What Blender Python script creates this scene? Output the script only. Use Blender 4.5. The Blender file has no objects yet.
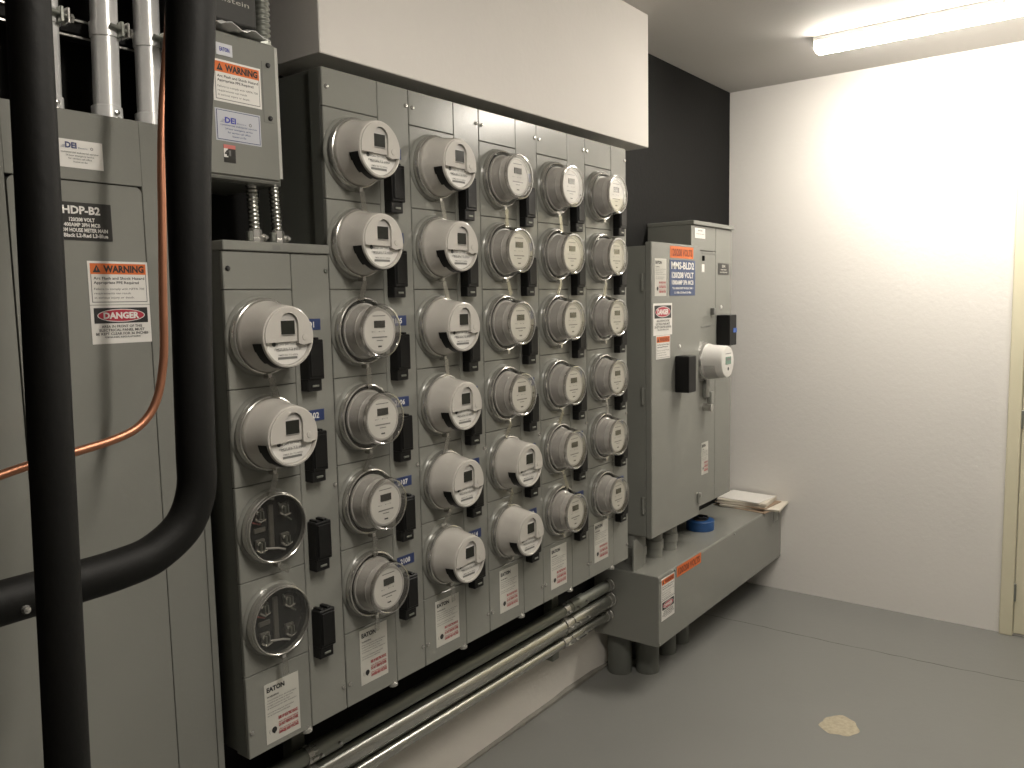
import bpy, math, random
from mathutils import Vector, Matrix
random.seed(7)
C = bpy.context.scene.collection
PI = math.pi
sc = bpy.context.scene

# ------------------------------------------------------------------ materials
def mat(name, col, rough=.5, metal=0., noise=0., nscale=8., bump=0., bscale=60., spec=.5, coat=0., emit=None, estr=0.):
    m = bpy.data.materials.new(name); m.use_nodes = True
    nt = m.node_tree; b = nt.nodes['Principled BSDF']
    b.inputs['Base Color'].default_value = (*col, 1)
    b.inputs['Roughness'].default_value = rough
    b.inputs['Metallic'].default_value = metal
    b.inputs['Specular IOR Level'].default_value = spec
    b.inputs['Coat Weight'].default_value = coat
    if emit:
        b.inputs['Emission Color'].default_value = (*emit, 1); b.inputs['Emission Strength'].default_value = estr
    if noise or bump:
        tc = nt.nodes.new('ShaderNodeTexCoord')
        if noise:
            n = nt.nodes.new('ShaderNodeTexNoise'); n.inputs['Scale'].default_value = nscale; n.inputs['Detail'].default_value = 5
            nt.links.new(tc.outputs['Object'], n.inputs['Vector'])
            mx = nt.nodes.new('ShaderNodeMix'); mx.data_type = 'RGBA'
            mx.inputs['A'].default_value = (*[c*(1-noise) for c in col], 1)
            mx.inputs['B'].default_value = (*[min(1, c*(1+noise)) for c in col], 1)
            nt.links.new(n.outputs['Fac'], mx.inputs['Factor']); nt.links.new(mx.outputs['Result'], b.inputs['Base Color'])
        if bump:
            n2 = nt.nodes.new('ShaderNodeTexNoise'); n2.inputs['Scale'].default_value = bscale; n2.inputs['Detail'].default_value = 6
            nt.links.new(tc.outputs['Object'], n2.inputs['Vector'])
            bp = nt.nodes.new('ShaderNodeBump'); bp.inputs['Strength'].default_value = bump; bp.inputs['Distance'].default_value = .004
            nt.links.new(n2.outputs['Fac'], bp.inputs['Height']); nt.links.new(bp.outputs['Normal'], b.inputs['Normal'])
    return m
def glass(name, tint=(.93,.93,.92), base=.06, edge=.6, rough=.04):
    m = bpy.data.materials.new(name); m.use_nodes = True; nt = m.node_tree
    for n in list(nt.nodes): nt.nodes.remove(n)
    out = nt.nodes.new('ShaderNodeOutputMaterial'); tr = nt.nodes.new('ShaderNodeBsdfTransparent'); tr.inputs[0].default_value = (*tint, 1)
    gl = nt.nodes.new('ShaderNodeBsdfGlossy'); gl.inputs['Roughness'].default_value = rough
    lw = nt.nodes.new('ShaderNodeLayerWeight'); lw.inputs['Blend'].default_value = .35
    mp = nt.nodes.new('ShaderNodeMapRange'); mp.inputs['To Min'].default_value = base; mp.inputs['To Max'].default_value = edge
    mx = nt.nodes.new('ShaderNodeMixShader')
    nt.links.new(lw.outputs['Facing'], mp.inputs['Value']); nt.links.new(mp.outputs['Result'], mx.inputs['Fac'])
    nt.links.new(tr.outputs[0], mx.inputs[1]); nt.links.new(gl.outputs[0], mx.inputs[2]); nt.links.new(mx.outputs[0], out.inputs['Surface'])
    return m
GREY = mat('cabinet_grey_paint', (.232,.234,.211), .21, noise=.03, nscale=3, bump=.04, bscale=160)
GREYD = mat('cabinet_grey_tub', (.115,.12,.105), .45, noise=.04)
BODYBEIGE = mat('meter_beige_plastic', (.50,.478,.44), .2, noise=.02, coat=.6)
BODYGREY = mat('meter_grey_plastic', (.42,.405,.385), .3, noise=.03)
FACEW = mat('meter_face_white', (.66,.645,.61), .38)
STEEL = mat('bright_steel', (.60,.59,.56), .25, .8, noise=.05, nscale=20)
RINGM = mat('ring_aluminium', (.50,.49,.46), .20, .75, noise=.05, nscale=20, coat=.3)
GALV = mat('galvanised_conduit', (.52,.52,.49), .26, 1.)
GALVD = mat('dull_conduit', (.27,.28,.25), .42, .7, noise=.05, nscale=14)
EMT = mat('shiny_emt', (.88,.88,.87), .28, .25, noise=.05, nscale=10)
RUBBER = mat('black_foam', (.0055,.0055,.005), .6, noise=.25, nscale=12, bump=.15, bscale=90, spec=.22)
BLACKP = mat('black_breaker_plastic', (.007,.007,.007), .42, spec=.3)
BLACKD = mat('deep_black', (.006,.006,.006), .8)
COPPER = mat('copper_tube', (.44,.20,.12), .42, .9, noise=.15, nscale=18)
WHITEWALL = mat('warm_white_wall', (.72,.70,.665), .7, noise=.02, nscale=2.5, bump=.25, bscale=50)
OTHERWALL = mat('unseen_wall_low_bounce', (.26,.25,.235), .7, noise=.04, nscale=3, bump=.2, bscale=40)  # unseen walls, coloured darker to cut the bounced fill light
CEIL = mat('ceiling_paint', (.50,.485,.46), .8, noise=.02, bump=.2, bscale=60)
SOFF = mat('soffit_paint', (.72,.69,.65), .7, noise=.02, bump=.12, bscale=60)
CREAM = mat('cream_door_paint', (.66,.62,.46), .45, noise=.02)
JAWP = mat('dusky_plastic', (.10,.095,.085), .4)
LCD = mat('lcd_glass', (.022,.023,.019), .25, spec=.3)
LCDG = mat('lcd_green', (.22,.34,.27), .2)
WHITE = mat('label_white', (.74,.72,.68), .45)
OFFW = mat('label_offwhite', (.55,.54,.49), .45)
INK = mat('ink_black', (.02,.02,.02), .5)
INKG = mat('ink_grey', (.16,.16,.15), .5)
RED = mat('label_red', (.42,.025,.05), .45)
REDSOFT = mat('label_faded_red', (.42,.13,.12), .5)
REDLINE = mat('label_dull_red', (.36,.06,.065), .45)
ORANGE = mat('label_orange', (.66,.15,.03), .45)
ORDARK = mat('label_orange_ink', (.20,.03,.012), .5)
BLUE = mat('label_blue', (.028,.045,.13), .4)
BLUE2 = mat('placard_blue', (.045,.072,.165), .4)
BLUEINK = mat('ink_blue', (.04,.05,.33), .5)
PLAC = mat('placard_dark', (.028,.027,.024), .35)
TAPE = mat('blue_tape', (.018,.075,.22), .45)
PAPER = mat('paper', (.66,.61,.52), .7, noise=.06, nscale=10)
PAPERB = mat('brown_card', (.30,.22,.15), .7, noise=.08)
DARKBOX = mat('dark_grey_box', (.06,.06,.058), .4)
CREASE = mat('crumpled_white', (.72,.72,.70), .5, bump=.3, bscale=20)
RIM = glass('clear_rim', (.80,.79,.77), .30, .8, .12)
TAG = glass('clear_tag', (.80,.79,.75), .22, .6, .15)
GLASS = glass('clear_cover', (.96,.955,.94), .035, .55, .03)
LENS = glass('socket_lens', (.90,.895,.87), .055, .5, .05)
LAMP = mat('lamp_diffuser', (.9,.9,.88), .4, emit=(1, .93, .83), estr=18.)
LAMPH = mat('lamp_housing', (.55,.54,.52), .4)

# floor: grey paint with a fine crack, a bare patch and scuffs
def floor_mat():
    m = mat('grey_floor_paint', (.205,.206,.194), .42, noise=.07, nscale=1.8, bump=.12, bscale=40)
    return m
FLOOR = floor_mat()
PATCH = mat('bare_concrete', (.42,.37,.27), .8, noise=.35, nscale=70)
CRACK = mat('crack_dark', (.07,.07,.065), .9)
def wall_left_mat():
    m = mat('left_wall_paint', (.7,.68,.64), .75, spec=.25, bump=.2, bscale=60)
    nt = m.node_tree; b = nt.nodes['Principled BSDF']
    tc = nt.nodes.new('ShaderNodeTexCoord'); sp = nt.nodes.new('ShaderNodeSeparateXYZ')
    nz = nt.nodes.new('ShaderNodeTexNoise'); nz.inputs['Scale'].default_value = 9
    ad = nt.nodes.new('ShaderNodeMath'); ad.operation = 'MULTIPLY_ADD'; ad.inputs[1].default_value = .03
    gt = nt.nodes.new('ShaderNodeMath'); gt.operation = 'GREATER_THAN'; gt.inputs[1].default_value = .345
    mx = nt.nodes.new('ShaderNodeMix'); mx.data_type = 'RGBA'
    mx.inputs['A'].default_value = (.66,.63,.58,1); mx.inputs['B'].default_value = (.0045,.0045,.004,1)
    nt.links.new(tc.outputs['Object'], sp.inputs[0]); nt.links.new(tc.outputs['Object'], nz.inputs['Vector'])
    nt.links.new(nz.outputs['Fac'], ad.inputs[0]); nt.links.new(sp.outputs['Z'], ad.inputs[2])
    nt.links.new(ad.outputs[0], gt.inputs[0]); nt.links.new(gt.outputs[0], mx.inputs['Factor'])
    nt.links.new(mx.outputs['Result'], b.inputs['Base Color'])
    return m
WALLL = wall_left_mat()

# ------------------------------------------------------------------ mesh builder
class MB:
    def __init__(s): s.v=[]; s.f=[]; s.mi=[]; s.m=[]
    def _m(s, m):
        if m not in s.m: s.m.append(m)
        return s.m.index(m)
    def add(s, vs, fs, m):
        o=len(s.v); s.v+= [tuple(v) for v in vs]; k=s._m(m)
        for f in fs: s.f.append([i+o for i in f]); s.mi.append(k)
        return s
    def box(s, x0,x1,y0,y1,z0,z1,m, c=0.):
        if x0>x1: x0,x1=x1,x0
        if y0>y1: y0,y1=y1,y0
        if z0>z1: z0,z1=z1,z0
        c=min(c,(x1-x0)*.45,(y1-y0)*.45,(z1-z0)*.45)
        if c<=0:
            vs=[(x,y,z) for x in (x0,x1) for y in (y0,y1) for z in (z0,z1)]
            fs=[(0,1,3,2),(4,6,7,5),(0,4,5,1),(2,3,7,6),(0,2,6,4),(1,5,7,3)]
            return s.add(vs,fs,m)
        # chamfered box: 24 verts
        vs=[];idx={}
        for sx in (0,1):
            for sy in (0,1):
                for sz in (0,1):
                    X=(x0,x1)[sx];Y=(y0,y1)[sy];Z=(z0,z1)[sz];dx=c*(1-2*sx);dy=c*(1-2*sy);dz=c*(1-2*sz)
                    idx[sx,sy,sz]=len(vs); vs+=[(X,Y+dy,Z+dz),(X+dx,Y,Z+dz),(X+dx,Y+dy,Z)]
        fs=[]
        q=lambda a,ax: idx[a]+ax
        for sx in (0,1): f=[q((sx,0,0),0),q((sx,1,0),0),q((sx,1,1),0),q((sx,0,1),0)]; fs.append(f if sx else f[::-1])
        for sy in (0,1): f=[q((0,sy,0),1),q((0,sy,1),1),q((1,sy,1),1),q((1,sy,0),1)]; fs.append(f if sy else f[::-1])
        for sz in (0,1): f=[q((0,0,sz),2),q((1,0,sz),2),q((1,1,sz),2),q((0,1,sz),2)]; fs.append(f if sz else f[::-1])
        for a in (0,1):
            for b in (0,1):
                f=[q((0,a,b),1),q((1,a,b),1),q((1,a,b),2),q((0,a,b),2)]; fs.append(f)
                f=[q((a,0,b),0),q((a,1,b),0),q((a,1,b),2),q((a,0,b),2)]; fs.append(f)
                f=[q((a,b,0),0),q((a,b,1),0),q((a,b,1),1),q((a,b,0),1)]; fs.append(f)
        for k,i in idx.items(): fs.append([i,i+1,i+2])
        return s.add(vs,fs,m)
    def lathe(s, prof, m, cx=0,cy=0,cz=0, n=40, axis='y', a0=0, a1=360, cap0=False, cap1=False):
        full=abs(a1-a0)>=359.9; k=n if full else n+1; vs=[]
        for (r,h) in prof:
            for i in range(k):
                a=math.radians(a0+(a1-a0)*i/n); c_,s_=r*math.cos(a),r*math.sin(a)
                if axis=='y': vs.append((cx+c_,cy+h,cz+s_))
                elif axis=='z': vs.append((cx+c_,cy+s_,cz+h))
                else: vs.append((cx+h,cy+c_,cz+s_))
        fs=[]
        for j in range(len(prof)-1):
            for i in range(n if not full else k):
                i2=(i+1)%k if full else i+1
                fs.append((j*k+i,j*k+i2,(j+1)*k+i2,(j+1)*k+i))
        if cap0: fs.append(list(range(k))[::-1])
        if cap1: fs.append([ (len(prof)-1)*k+i for i in range(k)])
        return s.add(vs,fs,m)
    def tube(s, pts, r, m, n=20, cap=True):
        pts=[Vector(p) for p in pts]; rs=r if isinstance(r,(list,tuple)) else [r]*len(pts)
        up=None; vs=[]
        for i,p in enumerate(pts):
            t=(pts[min(i+1,len(pts)-1)]-pts[max(i-1,0)]).normalized()
            if up is None: up=t.orthogonal().normalized()
            u=(up-t*up.dot(t)).normalized(); w=t.cross(u); up=u
            for k in range(n):
                a=2*PI*k/n; vs.append(p+(u*math.cos(a)+w*math.sin(a))*rs[i])
        fs=[(i*n+k,i*n+(k+1)%n,(i+1)*n+(k+1)%n,(i+1)*n+k) for i in range(len(pts)-1) for k in range(n)]
        if cap: fs+= [list(range(n))[::-1],[(len(pts)-1)*n+k for k in range(n)]]
        return s.add(vs,fs,m)
    def prism(s, poly, y0, y1, m):     # polygon in xz, extruded along y (y0 front)
        n=len(poly); vs=[(x,y0,z) for x,z in poly]+[(x,y1,z) for x,z in poly]
        fs=[list(range(n)),[n+i for i in range(n)][::-1]]+[(i,(i+1)%n,n+(i+1)%n,n+i) for i in range(n)]
        return s.add(vs,fs,m)
    def disc(s, cx, y, cz, r, m, n=36): return s.add([(cx+r*math.cos(2*PI*i/n),y,cz+r*math.sin(2*PI*i/n)) for i in range(n)],[list(range(n))],m)
    def rect(s, x0,x1,z0,z1,y,m): return s.add([(x0,y,z0),(x1,y,z0),(x1,y,z1),(x0,y,z1)],[(0,1,2,3)],m)
    def text(s, txt, x, z, h, y, m, width=None, align='L', bold=0.):
        vs,fs,w = glyphs(txt,bold)
        sx=h/.7; 
        if width: kx=width/w
        else: kx=sx
        ox={'L':0,'C':-w*kx/2,'R':-w*kx}[align]
        return s.add([(x+ox+a*kx, y, z+b*sx) for a,b in vs], fs, m)
    def build(s, name, parent=None, sharp=35, world=True, smooth=True):
        me=bpy.data.meshes.new(name); off=Vector((0,0,0))
        if parent is not None and world: off=wpos(parent)
        me.from_pydata([Vector(v)-off for v in s.v],[],s.f)
        for m in s.m: me.materials.append(m)
        me.polygons.foreach_set('material_index',s.mi)
        import bmesh
        bm=bmesh.new(); bm.from_mesh(me); bmesh.ops.recalc_face_normals(bm,faces=bm.faces[:]) if not getattr(s,'flat',False) else None
        bm.to_mesh(me); bm.free()
        if smooth:
            me.polygons.foreach_set('use_smooth',[True]*len(me.polygons)); me.set_sharp_from_angle(angle=math.radians(sharp))
        o=bpy.data.objects.new(name,me); C.objects.link(o)
        if parent is not None: o.parent=parent
        return o
_gl={}
def glyphs(txt,bold):
    if (txt,bold) in _gl: return _gl[txt,bold]
    cu=bpy.data.curves.new('t','FONT'); cu.body=txt; cu.size=1; cu.resolution_u=2; cu.offset=bold
    ob=bpy.data.objects.new('t',cu); me=bpy.data.meshes.new_from_object(ob)
    vs=[(v.co.x,v.co.y) for v in me.vertices]; fs=[list(p.vertices) for p in me.polygons]
    x0=min(a for a,b in vs); vs=[(a-x0,b) for a,b in vs]; w=max(a for a,b in vs)
    bpy.data.objects.remove(ob); bpy.data.meshes.remove(me); bpy.data.curves.remove(cu)
    _gl[txt,bold]=(vs,fs,w); return _gl[txt,bold]
def wpos(o):
    v=Vector((0,0,0))
    while o is not None: v+=o.location; o=o.parent
    return v
def tag(o,label,cat,group=None):
    o['label']=label; o['category']=cat
    if group: o['group']=group
    return o
def thing(name,label,cat,loc,group=None):
    o=bpy.data.objects.new(name,None); o.empty_display_size=.05; C.objects.link(o); o.location=loc
    return tag(o,label,cat,group)
def struct(o): o['kind']='structure'; return o
def copy_tree(o,parent=None):
    c=o.copy(); C.objects.link(c)
    if parent is not None: c.parent=parent
    for ch in [x for x in C.objects if x.parent==o]: copy_tree(ch,c)
    return c

# ------------------------------------------------------------------ room
XF=4.152; YW=.254; ZC=2.579; XB=-1.6; YR=-3.4
XS=2.827; YS=.029; ZS=2.097
struct(MB().box(XB-.1,XF+.1,YR-.1,YW+.1,-.1,0,FLOOR).build('floor'))
struct(MB().box(XB-.1,XF+.1,YR-.1,YW+.1,ZC,ZC+.1,CEIL).build('ceiling'))
struct(MB().box(XB-.1,XF+.1,YW,YW+.1,0,ZC,WALLL).build('wall_left'))
struct(MB().box(XB-.1,XF+.1,YR-.1,YR,0,ZC,OTHERWALL).build('wall_right'))
struct(MB().box(XB-.1,XB,YR,YW,0,ZC,OTHERWALL).build('wall_back'))
struct(MB().box(XF,XF+.1,YR,YW,0,ZC,WHITEWALL).build('wall_far'))
struct(MB().box(1.260,XS,YS,YW-.0005,ZS,ZC-.0005,SOFF,.002).build('trim_1'))     # boxed soffit above the meter cabinets
# uneven painted strip at the foot of the left wall
random.seed(3)
b=MB(); N=60; top=[]
for i in range(N+1):
    x=-1.5+(XF+1.5)*i/N; top.append((x,.012+.007*math.sin(i*.8)*random.random()+(.010 if 42<i<46 else 0)))
vs=[];fs=[]
for x,h in top: vs+=[(x,YW-.012,0),(x,YW-.012,h*.6),(x,YW-.0005,h)]
for i in range(N): a=i*3; fs+=[(a,a+3,a+4,a+1),(a+1,a+4,a+5,a+2)]
b.add(vs,fs,mat('grey_base_strip',(.21,.20,.175),.6,noise=.3,nscale=20)); struct(b.build('baseboard_left'))
# floor crack and bare patch
b=MB(); random.seed(5); pts=[(3.60,.18),(3.612,.04),(3.614,-.25),(3.620,-.54),(3.634,-.85),(3.656,-1.18),(3.68,-1.6),(3.7,-2.3),(3.72,-3.3)]
fine=[]
for (x0,y0),(x1,y1) in zip(pts,pts[1:]):
    for k in range(6): t=k/6; fine.append((x0+(x1-x0)*t+random.uniform(-.004,.004),y0+(y1-y0)*t))
vs=[];fs=[]
for i,(x,y) in enumerate(fine): w=.0013+.0012*random.random(); vs+=[(x-w,y,.0008),(x+w,y,.0008)]
for i in range(len(fine)-1): a=2*i; fs.append((a,a+1,a+3,a+2))
b.add(vs,fs,CRACK); struct(b.build('floor_crack'))
b=MB(); n=40; vs=[]
for i in range(n):
    a=2*PI*i/n; r=1+.07*math.sin(3*a+1)+.05*math.sin(7*a)+.04*random.random()
    vs.append((2.903+.072*r*math.cos(a)+.0*math.sin(a),-.683+.062*r*math.sin(a),.001))
b.add(vs,[list(range(n))],PATCH); struct(b.build('floor_patch'))
# door in the far wall
fr=MB(); y0=-1.036
fr.box(XF-.022,XF,y0-.052,y0,0,2.1,CREAM,.003).box(XF-.022,XF,y0-.052-.9-.05,y0-.952,0,2.1,CREAM,.003).box(XF-.022,XF,y0-.952,y0-.052,2.05,2.1,CREAM,.003)
struct(fr.build('trim_2'))
dr=struct(MB().box(XF-.012,XF-.0005,y0-.950,y0-.054,.012,2.048,CREAM,.002).build('door_1'))
for z in (.976,1.85,.2): MB().box(XF-.02,XF-.010,y0-.060,y0-.050,z-.04,z+.04,GALVD,.002).build('hinge',dr)
h=MB().tube([(XF-.012,y0-.87,1.0),(XF-.06,y0-.87,1.0),(XF-.062,y0-.76,1.0)],.009,STEEL).build('door_handle',dr)

# ------------------------------------------------------------------ ceiling lights
def light(loc,label):
    t=thing('ceiling_light',label,'ceiling light',loc,'ceiling strip lights'); x,y,z=loc; L=1.22
    MB().box(x-.05,x+.05,y-L,y,z-.022,z,LAMPH,.003).build('housing',t)
    b=MB(); prof=[(-.048,-.022),(-.050,-.040),(-.040,-.053),(-.02,-.058),(.02,-.058),(.04,-.053),(.05,-.040),(.048,-.022)]
    vs=[(x+a,yy,z+c) for yy in (y-.004,y-L+.004) for a,c in prof]; n=len(prof)
    b.add(vs,[(i,i+1,n+i+1,n+i) for i in range(n-1)]+[list(range(n)),[n+i for i in range(n)]],LAMP).build('diffuser',t)
    for yy in (y-.004,y-L): MB().box(x-.051,x+.051,yy,yy+.004,z-.05,z-.0,LAMPH,.001).build('end_cap',t)
light((3.55,-.366,ZC-.0003),'white strip light on the ceiling near the far wall')
light((.98,-.88,ZC-.0003),'white strip light on the ceiling in front of the meter cabinets')

# ------------------------------------------------------------------ stickers (flat plates with printing, front faces -y)
def warning_label(x0,x1,z0,z1,y,parent,small=False,name='warning_label',lab='white warning label with orange band'):
    w=x1-x0;h=z1-z0;b=MB();b.flat=True
    b.box(x0,x1,y-.0006,y,z0,z1,WHITE); Y=y-.0009
    k=.004*w/.11
    b.rect(x0+k,x1-k,z0+k,z1-k,Y,INKG); b.rect(x0+k*1.35,x1-k*1.35,z0+k*1.35,z1-k*1.35,Y-.0001,WHITE)
    b.rect(x0+k,x1-k,z1-h*.30,z1-k,Y-.0002,ORANGE)
    b.text('WARNING',x0+w*.25,z1-h*.25,h*.15,Y-.0004,ORDARK if small else INK,width=w*.68,bold=.045)
    cx=x0+w*.14;zb=z1-h*.26;b.add([(cx-w*.065,Y-.0004,zb),(cx+w*.065,Y-.0004,zb),(cx,Y-.0004,zb+h*.18)],[(0,1,2)],INK)
    b.rect(cx-w*.006,cx+w*.006,zb+h*.045,zb+h*.11,Y-.0006,ORANGE)
    L=[('Arc Flash and Shock Hazard',.42,.075,.85,.02),('Appropriate PPE Required',.52,.075,.75,.02),('Failure to comply with NFPA 70E',.66,.06,.84,0),('requirements can result',.76,.06,.6,0),('in serious injury or death.',.86,.06,.66,0)]
    for t,fz,fh,fw,bo in L: b.text(t,x0+w*.08,z1-h*fz,h*fh*.8,Y-.0003,INK,width=w*fw,bold=bo)
    o=b.build(name,parent,smooth=False); o['label']=lab; return o
def danger_label(x0,x1,z0,z1,y,parent):
    w=x1-x0;h=z1-z0;b=MB();b.flat=True
    b.box(x0,x1,y-.0006,y,z0,z1,WHITE); Y=y-.0009; b.rect(x0+w*.05,x1-w*.05,z1-h*.47,z1-h*.07,Y,INK)
    def oval(sx,sz,yy,m):
        n=28; b.add([(x0+w*.5+w*sx*math.cos(2*PI*i/n),yy,z1-h*.27+h*sz*math.sin(2*PI*i/n)) for i in range(n)],[list(range(n))],m)
    oval(.40,.17,Y-.0002,WHITE); oval(.385,.15,Y-.0003,RED)
    b.text('DANGER',x0+w*.5,z1-h*.345,h*.155,Y-.0005,WHITE,width=w*.6,align='C',bold=.045)
    for t,fz,fw in (('AREA IN FRONT OF THIS',.585,.68),('ELECTRICAL PANEL MUST',.68,.76),('BE KEPT CLEAR FOR 36 INCHES',.775,.88),('OSHA-NEC REGULATIONS',.85,.6)):
        b.text(t,x0+w*.5,z1-h*fz,h*(.065 if fz<.8 else .04),Y-.0003,INK,width=w*fw,align='C',bold=.015)
    o=b.build('danger_label',parent,smooth=False); o['label']='white label with a red oval on a black band'; return o
def rating_label(x0,x1,z0,z1,y,parent):
    w=x1-x0;h=z1-z0;b=MB();b.flat=True
    b.box(x0,x1,y-.0006,y,z0,z1,OFFW); Y=y-.001
    b.text('EATON',x0+w*.06,z1-h*.14,h*.075,Y,INK,width=w*.52,bold=.05)
    b.text('WARNING',x0+w*.06,z1-h*.235,h*.028,Y,INK,width=w*.34,bold=.03)
    ls=['Group metering device. See wiring diagram','located on the inside of the cover.','Use copper or aluminum wire only. Torque','all terminals per the table. Suitable for','use as service equipment when installed','per the instructions provided inside.']
    for i,t in enumerate(ls): b.text(t,x0+w*.06,z1-h*(.29+.045*i+(.03 if i>3 else 0)),h*.022,Y,INKG,width=w*(.86-.1*((i*7)%3)),bold=.02)
    for i,t in enumerate(['RISK OF ELECTRIC SHOCK','turn off power before','DO NOT REMOVE COVER','disconnect supply','DANGER HIGH VOLTAGE']):
        b.text(t,x0+w*.36,z1-h*(.66+.062*i),h*(.048 if i%2==0 else .026),Y,REDLINE if i%2==0 else REDSOFT,width=w*.58,bold=.06 if i%2==0 else .03)
    b.disc(x0+w*.23,Y,z1-h*.80,w*.075,INK,18); b.text('(',x0+w*.08,z1-h*.83,h*.06,Y,INKG); b.rect(x0+w*.21,x0+w*.25,z1-h*.86,z1-h*.83,Y,INK)
    o=b.build('rating_label',parent,smooth=False); o['label']='white printed label with black and red text'; return o
def volts_label(x0,x1,z0,z1,y,parent):
    w=x1-x0;h=z1-z0;b=MB();b.flat=True
    b.box(x0,x1,y-.0006,y,z0,z1,ORANGE); b.text('120/208 VOLTS',x0+w*.5,z0+h*.2,h*.58,y-.001,ORDARK,width=w*.88,align='C',bold=.03)
    o=b.build('voltage_label',parent,smooth=False); o['label']='orange voltage label'; return o
def placard(x0,x1,z0,z1,y,parent,m,lines,name='circuit_placard',lab=None,ink=WHITE,bold=.035):
    w=x1-x0;h=z1-z0;b=MB();b.flat=True
    b.box(x0,x1,y-.0015,y,z0,z1,m)
    for t,fz,fh,fw in lines: b.text(t,x0+w*.5,z1-h*fz,h*fh,y-.0019,ink,width=w*fw,align='C',bold=bold)
    o=b.build(name,parent,smooth=False)
    if lab: o['label']=lab
    return o
def contractor_label(x0,x1,z0,z1,y,parent,blue=False):
    w=x1-x0;h=z1-z0;b=MB();b.flat=True; base=mat('label_bluish_white',(.50,.51,.55),.4) if blue else WHITE
    b.box(x0,x1,y-.0006,y,z0,z1,base); Y=y-.001
    if blue:
        b.rect(x0+w*.025,x1-w*.025,z0+h*.04,z1-h*.04,Y,BLUE); b.rect(x0+w*.04,x1-w*.04,z0+h*.06,z1-h*.06,Y-.0001,base)
    Y-=.0003; hh=.17 if blue else .2
    b.text('DEI',x0+w*.20,z1-h*(.42 if blue else .30),h*hh,Y,BLUEINK if blue else mat('ink_navy',(.05,.06,.16),.5),width=w*.24,bold=.04)
    for k in range(3): b.rect(x0+w*(.10+.02*k),x0+w*.2,z1-h*((.42 if blue else .30)-.04*k),z1-h*((.41 if blue else .29)-.04*k),Y,BLUE2)
    b.text('Electric',x0+w*.47,z1-h*(.42 if blue else .30),h*.05,Y,BLUE2,width=w*.2)
    b.disc(x0+w*.76,Y,z1-h*(.38 if blue else .26),h*.055,INKG,12); b.disc(x0+w*.76,Y-.0001,z1-h*(.38 if blue else .26),h*.03,base,10)
    for i,(t,fw) in enumerate((('commercial industrial service',.8),('24 hour emergency service',.6),('for service call office',.5),('license on file',.3))):
        b.text(t,x0+w*.5,z1-h*((.52 if blue else .48)+.11*i),h*.06,Y,BLUE2 if blue else INKG,width=w*fw,align='C',bold=.01)
    o=b.build('contractor_label',parent,smooth=False); o['label']='bluish contractor label with blue border' if blue else 'white contractor label'; return o
def screw(x,y,z,parent,r=.0052,m=None):
    return MB().lathe([(r*.2,-.0045),(r*.8,-.004),(r,-.002),(r,.0)],m or STEEL,x,y,z,12).build('screw',parent)

# ------------------------------------------------------------------ meter cabinets (six standing side by side)
X0=.962; PX=.273; R0=1.973; RP=.203; ZB=.575; ZT=2.058; MW=.168
COLN=['short cabinet','first tall cabinet from the left','second tall cabinet from the left','third tall cabinet from the left','fourth tall cabinet from the left','fifth tall cabinet at the right']
CABL=['short grey meter cabinet with two beige meters and two empty sockets','tall grey meter cabinet right of the short one, two beige meters above four clear ones','tall grey meter cabinet holding six opaque beige meters','tall grey meter cabinet with four clear meters above two beige meters','tall grey cabinet of six clear meters, second from the far end','tall grey cabinet of six clear meters, at the far end beside the breaker cabinet']
LBL=[(1.007,1.097,.588,.722),(1.281,1.371,.611,.748),(1.550,1.645,.609,.736),(1.829,1.920,.613,.742),(2.095,2.187,.605,.742),(2.362,2.456,.621,.760)]
def breaker(x,zc,parent):
    b=MB(); x0=x+.179
    b.box(x0,x0+.044,-.030,0,zc-.095,zc-.008,BLACKP,.002)
    b.box(x0,x0+.040,-.025,0,zc-.121,zc-.093,BLACKP,.002)
    b.box(x0+.006,x0+.014,-.027,0,zc-.010,zc-.004,BLACKP,.001); b.box(x0+.024,x0+.034,-.027,0,zc-.010,zc-.003,BLACKP,.001)
    o=b.build('breaker',parent); 
    MB().box(x0+.004,x0+.040,-.033,-.030,zc-.088,zc-.014,BLACKP,.0015).build('lock_cover',o)
    MB().box(x0+.012,x0+.030,-.0275,-.0247,zc-.112,zc-.107,GALVD,.001).build('hasp',o)
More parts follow.
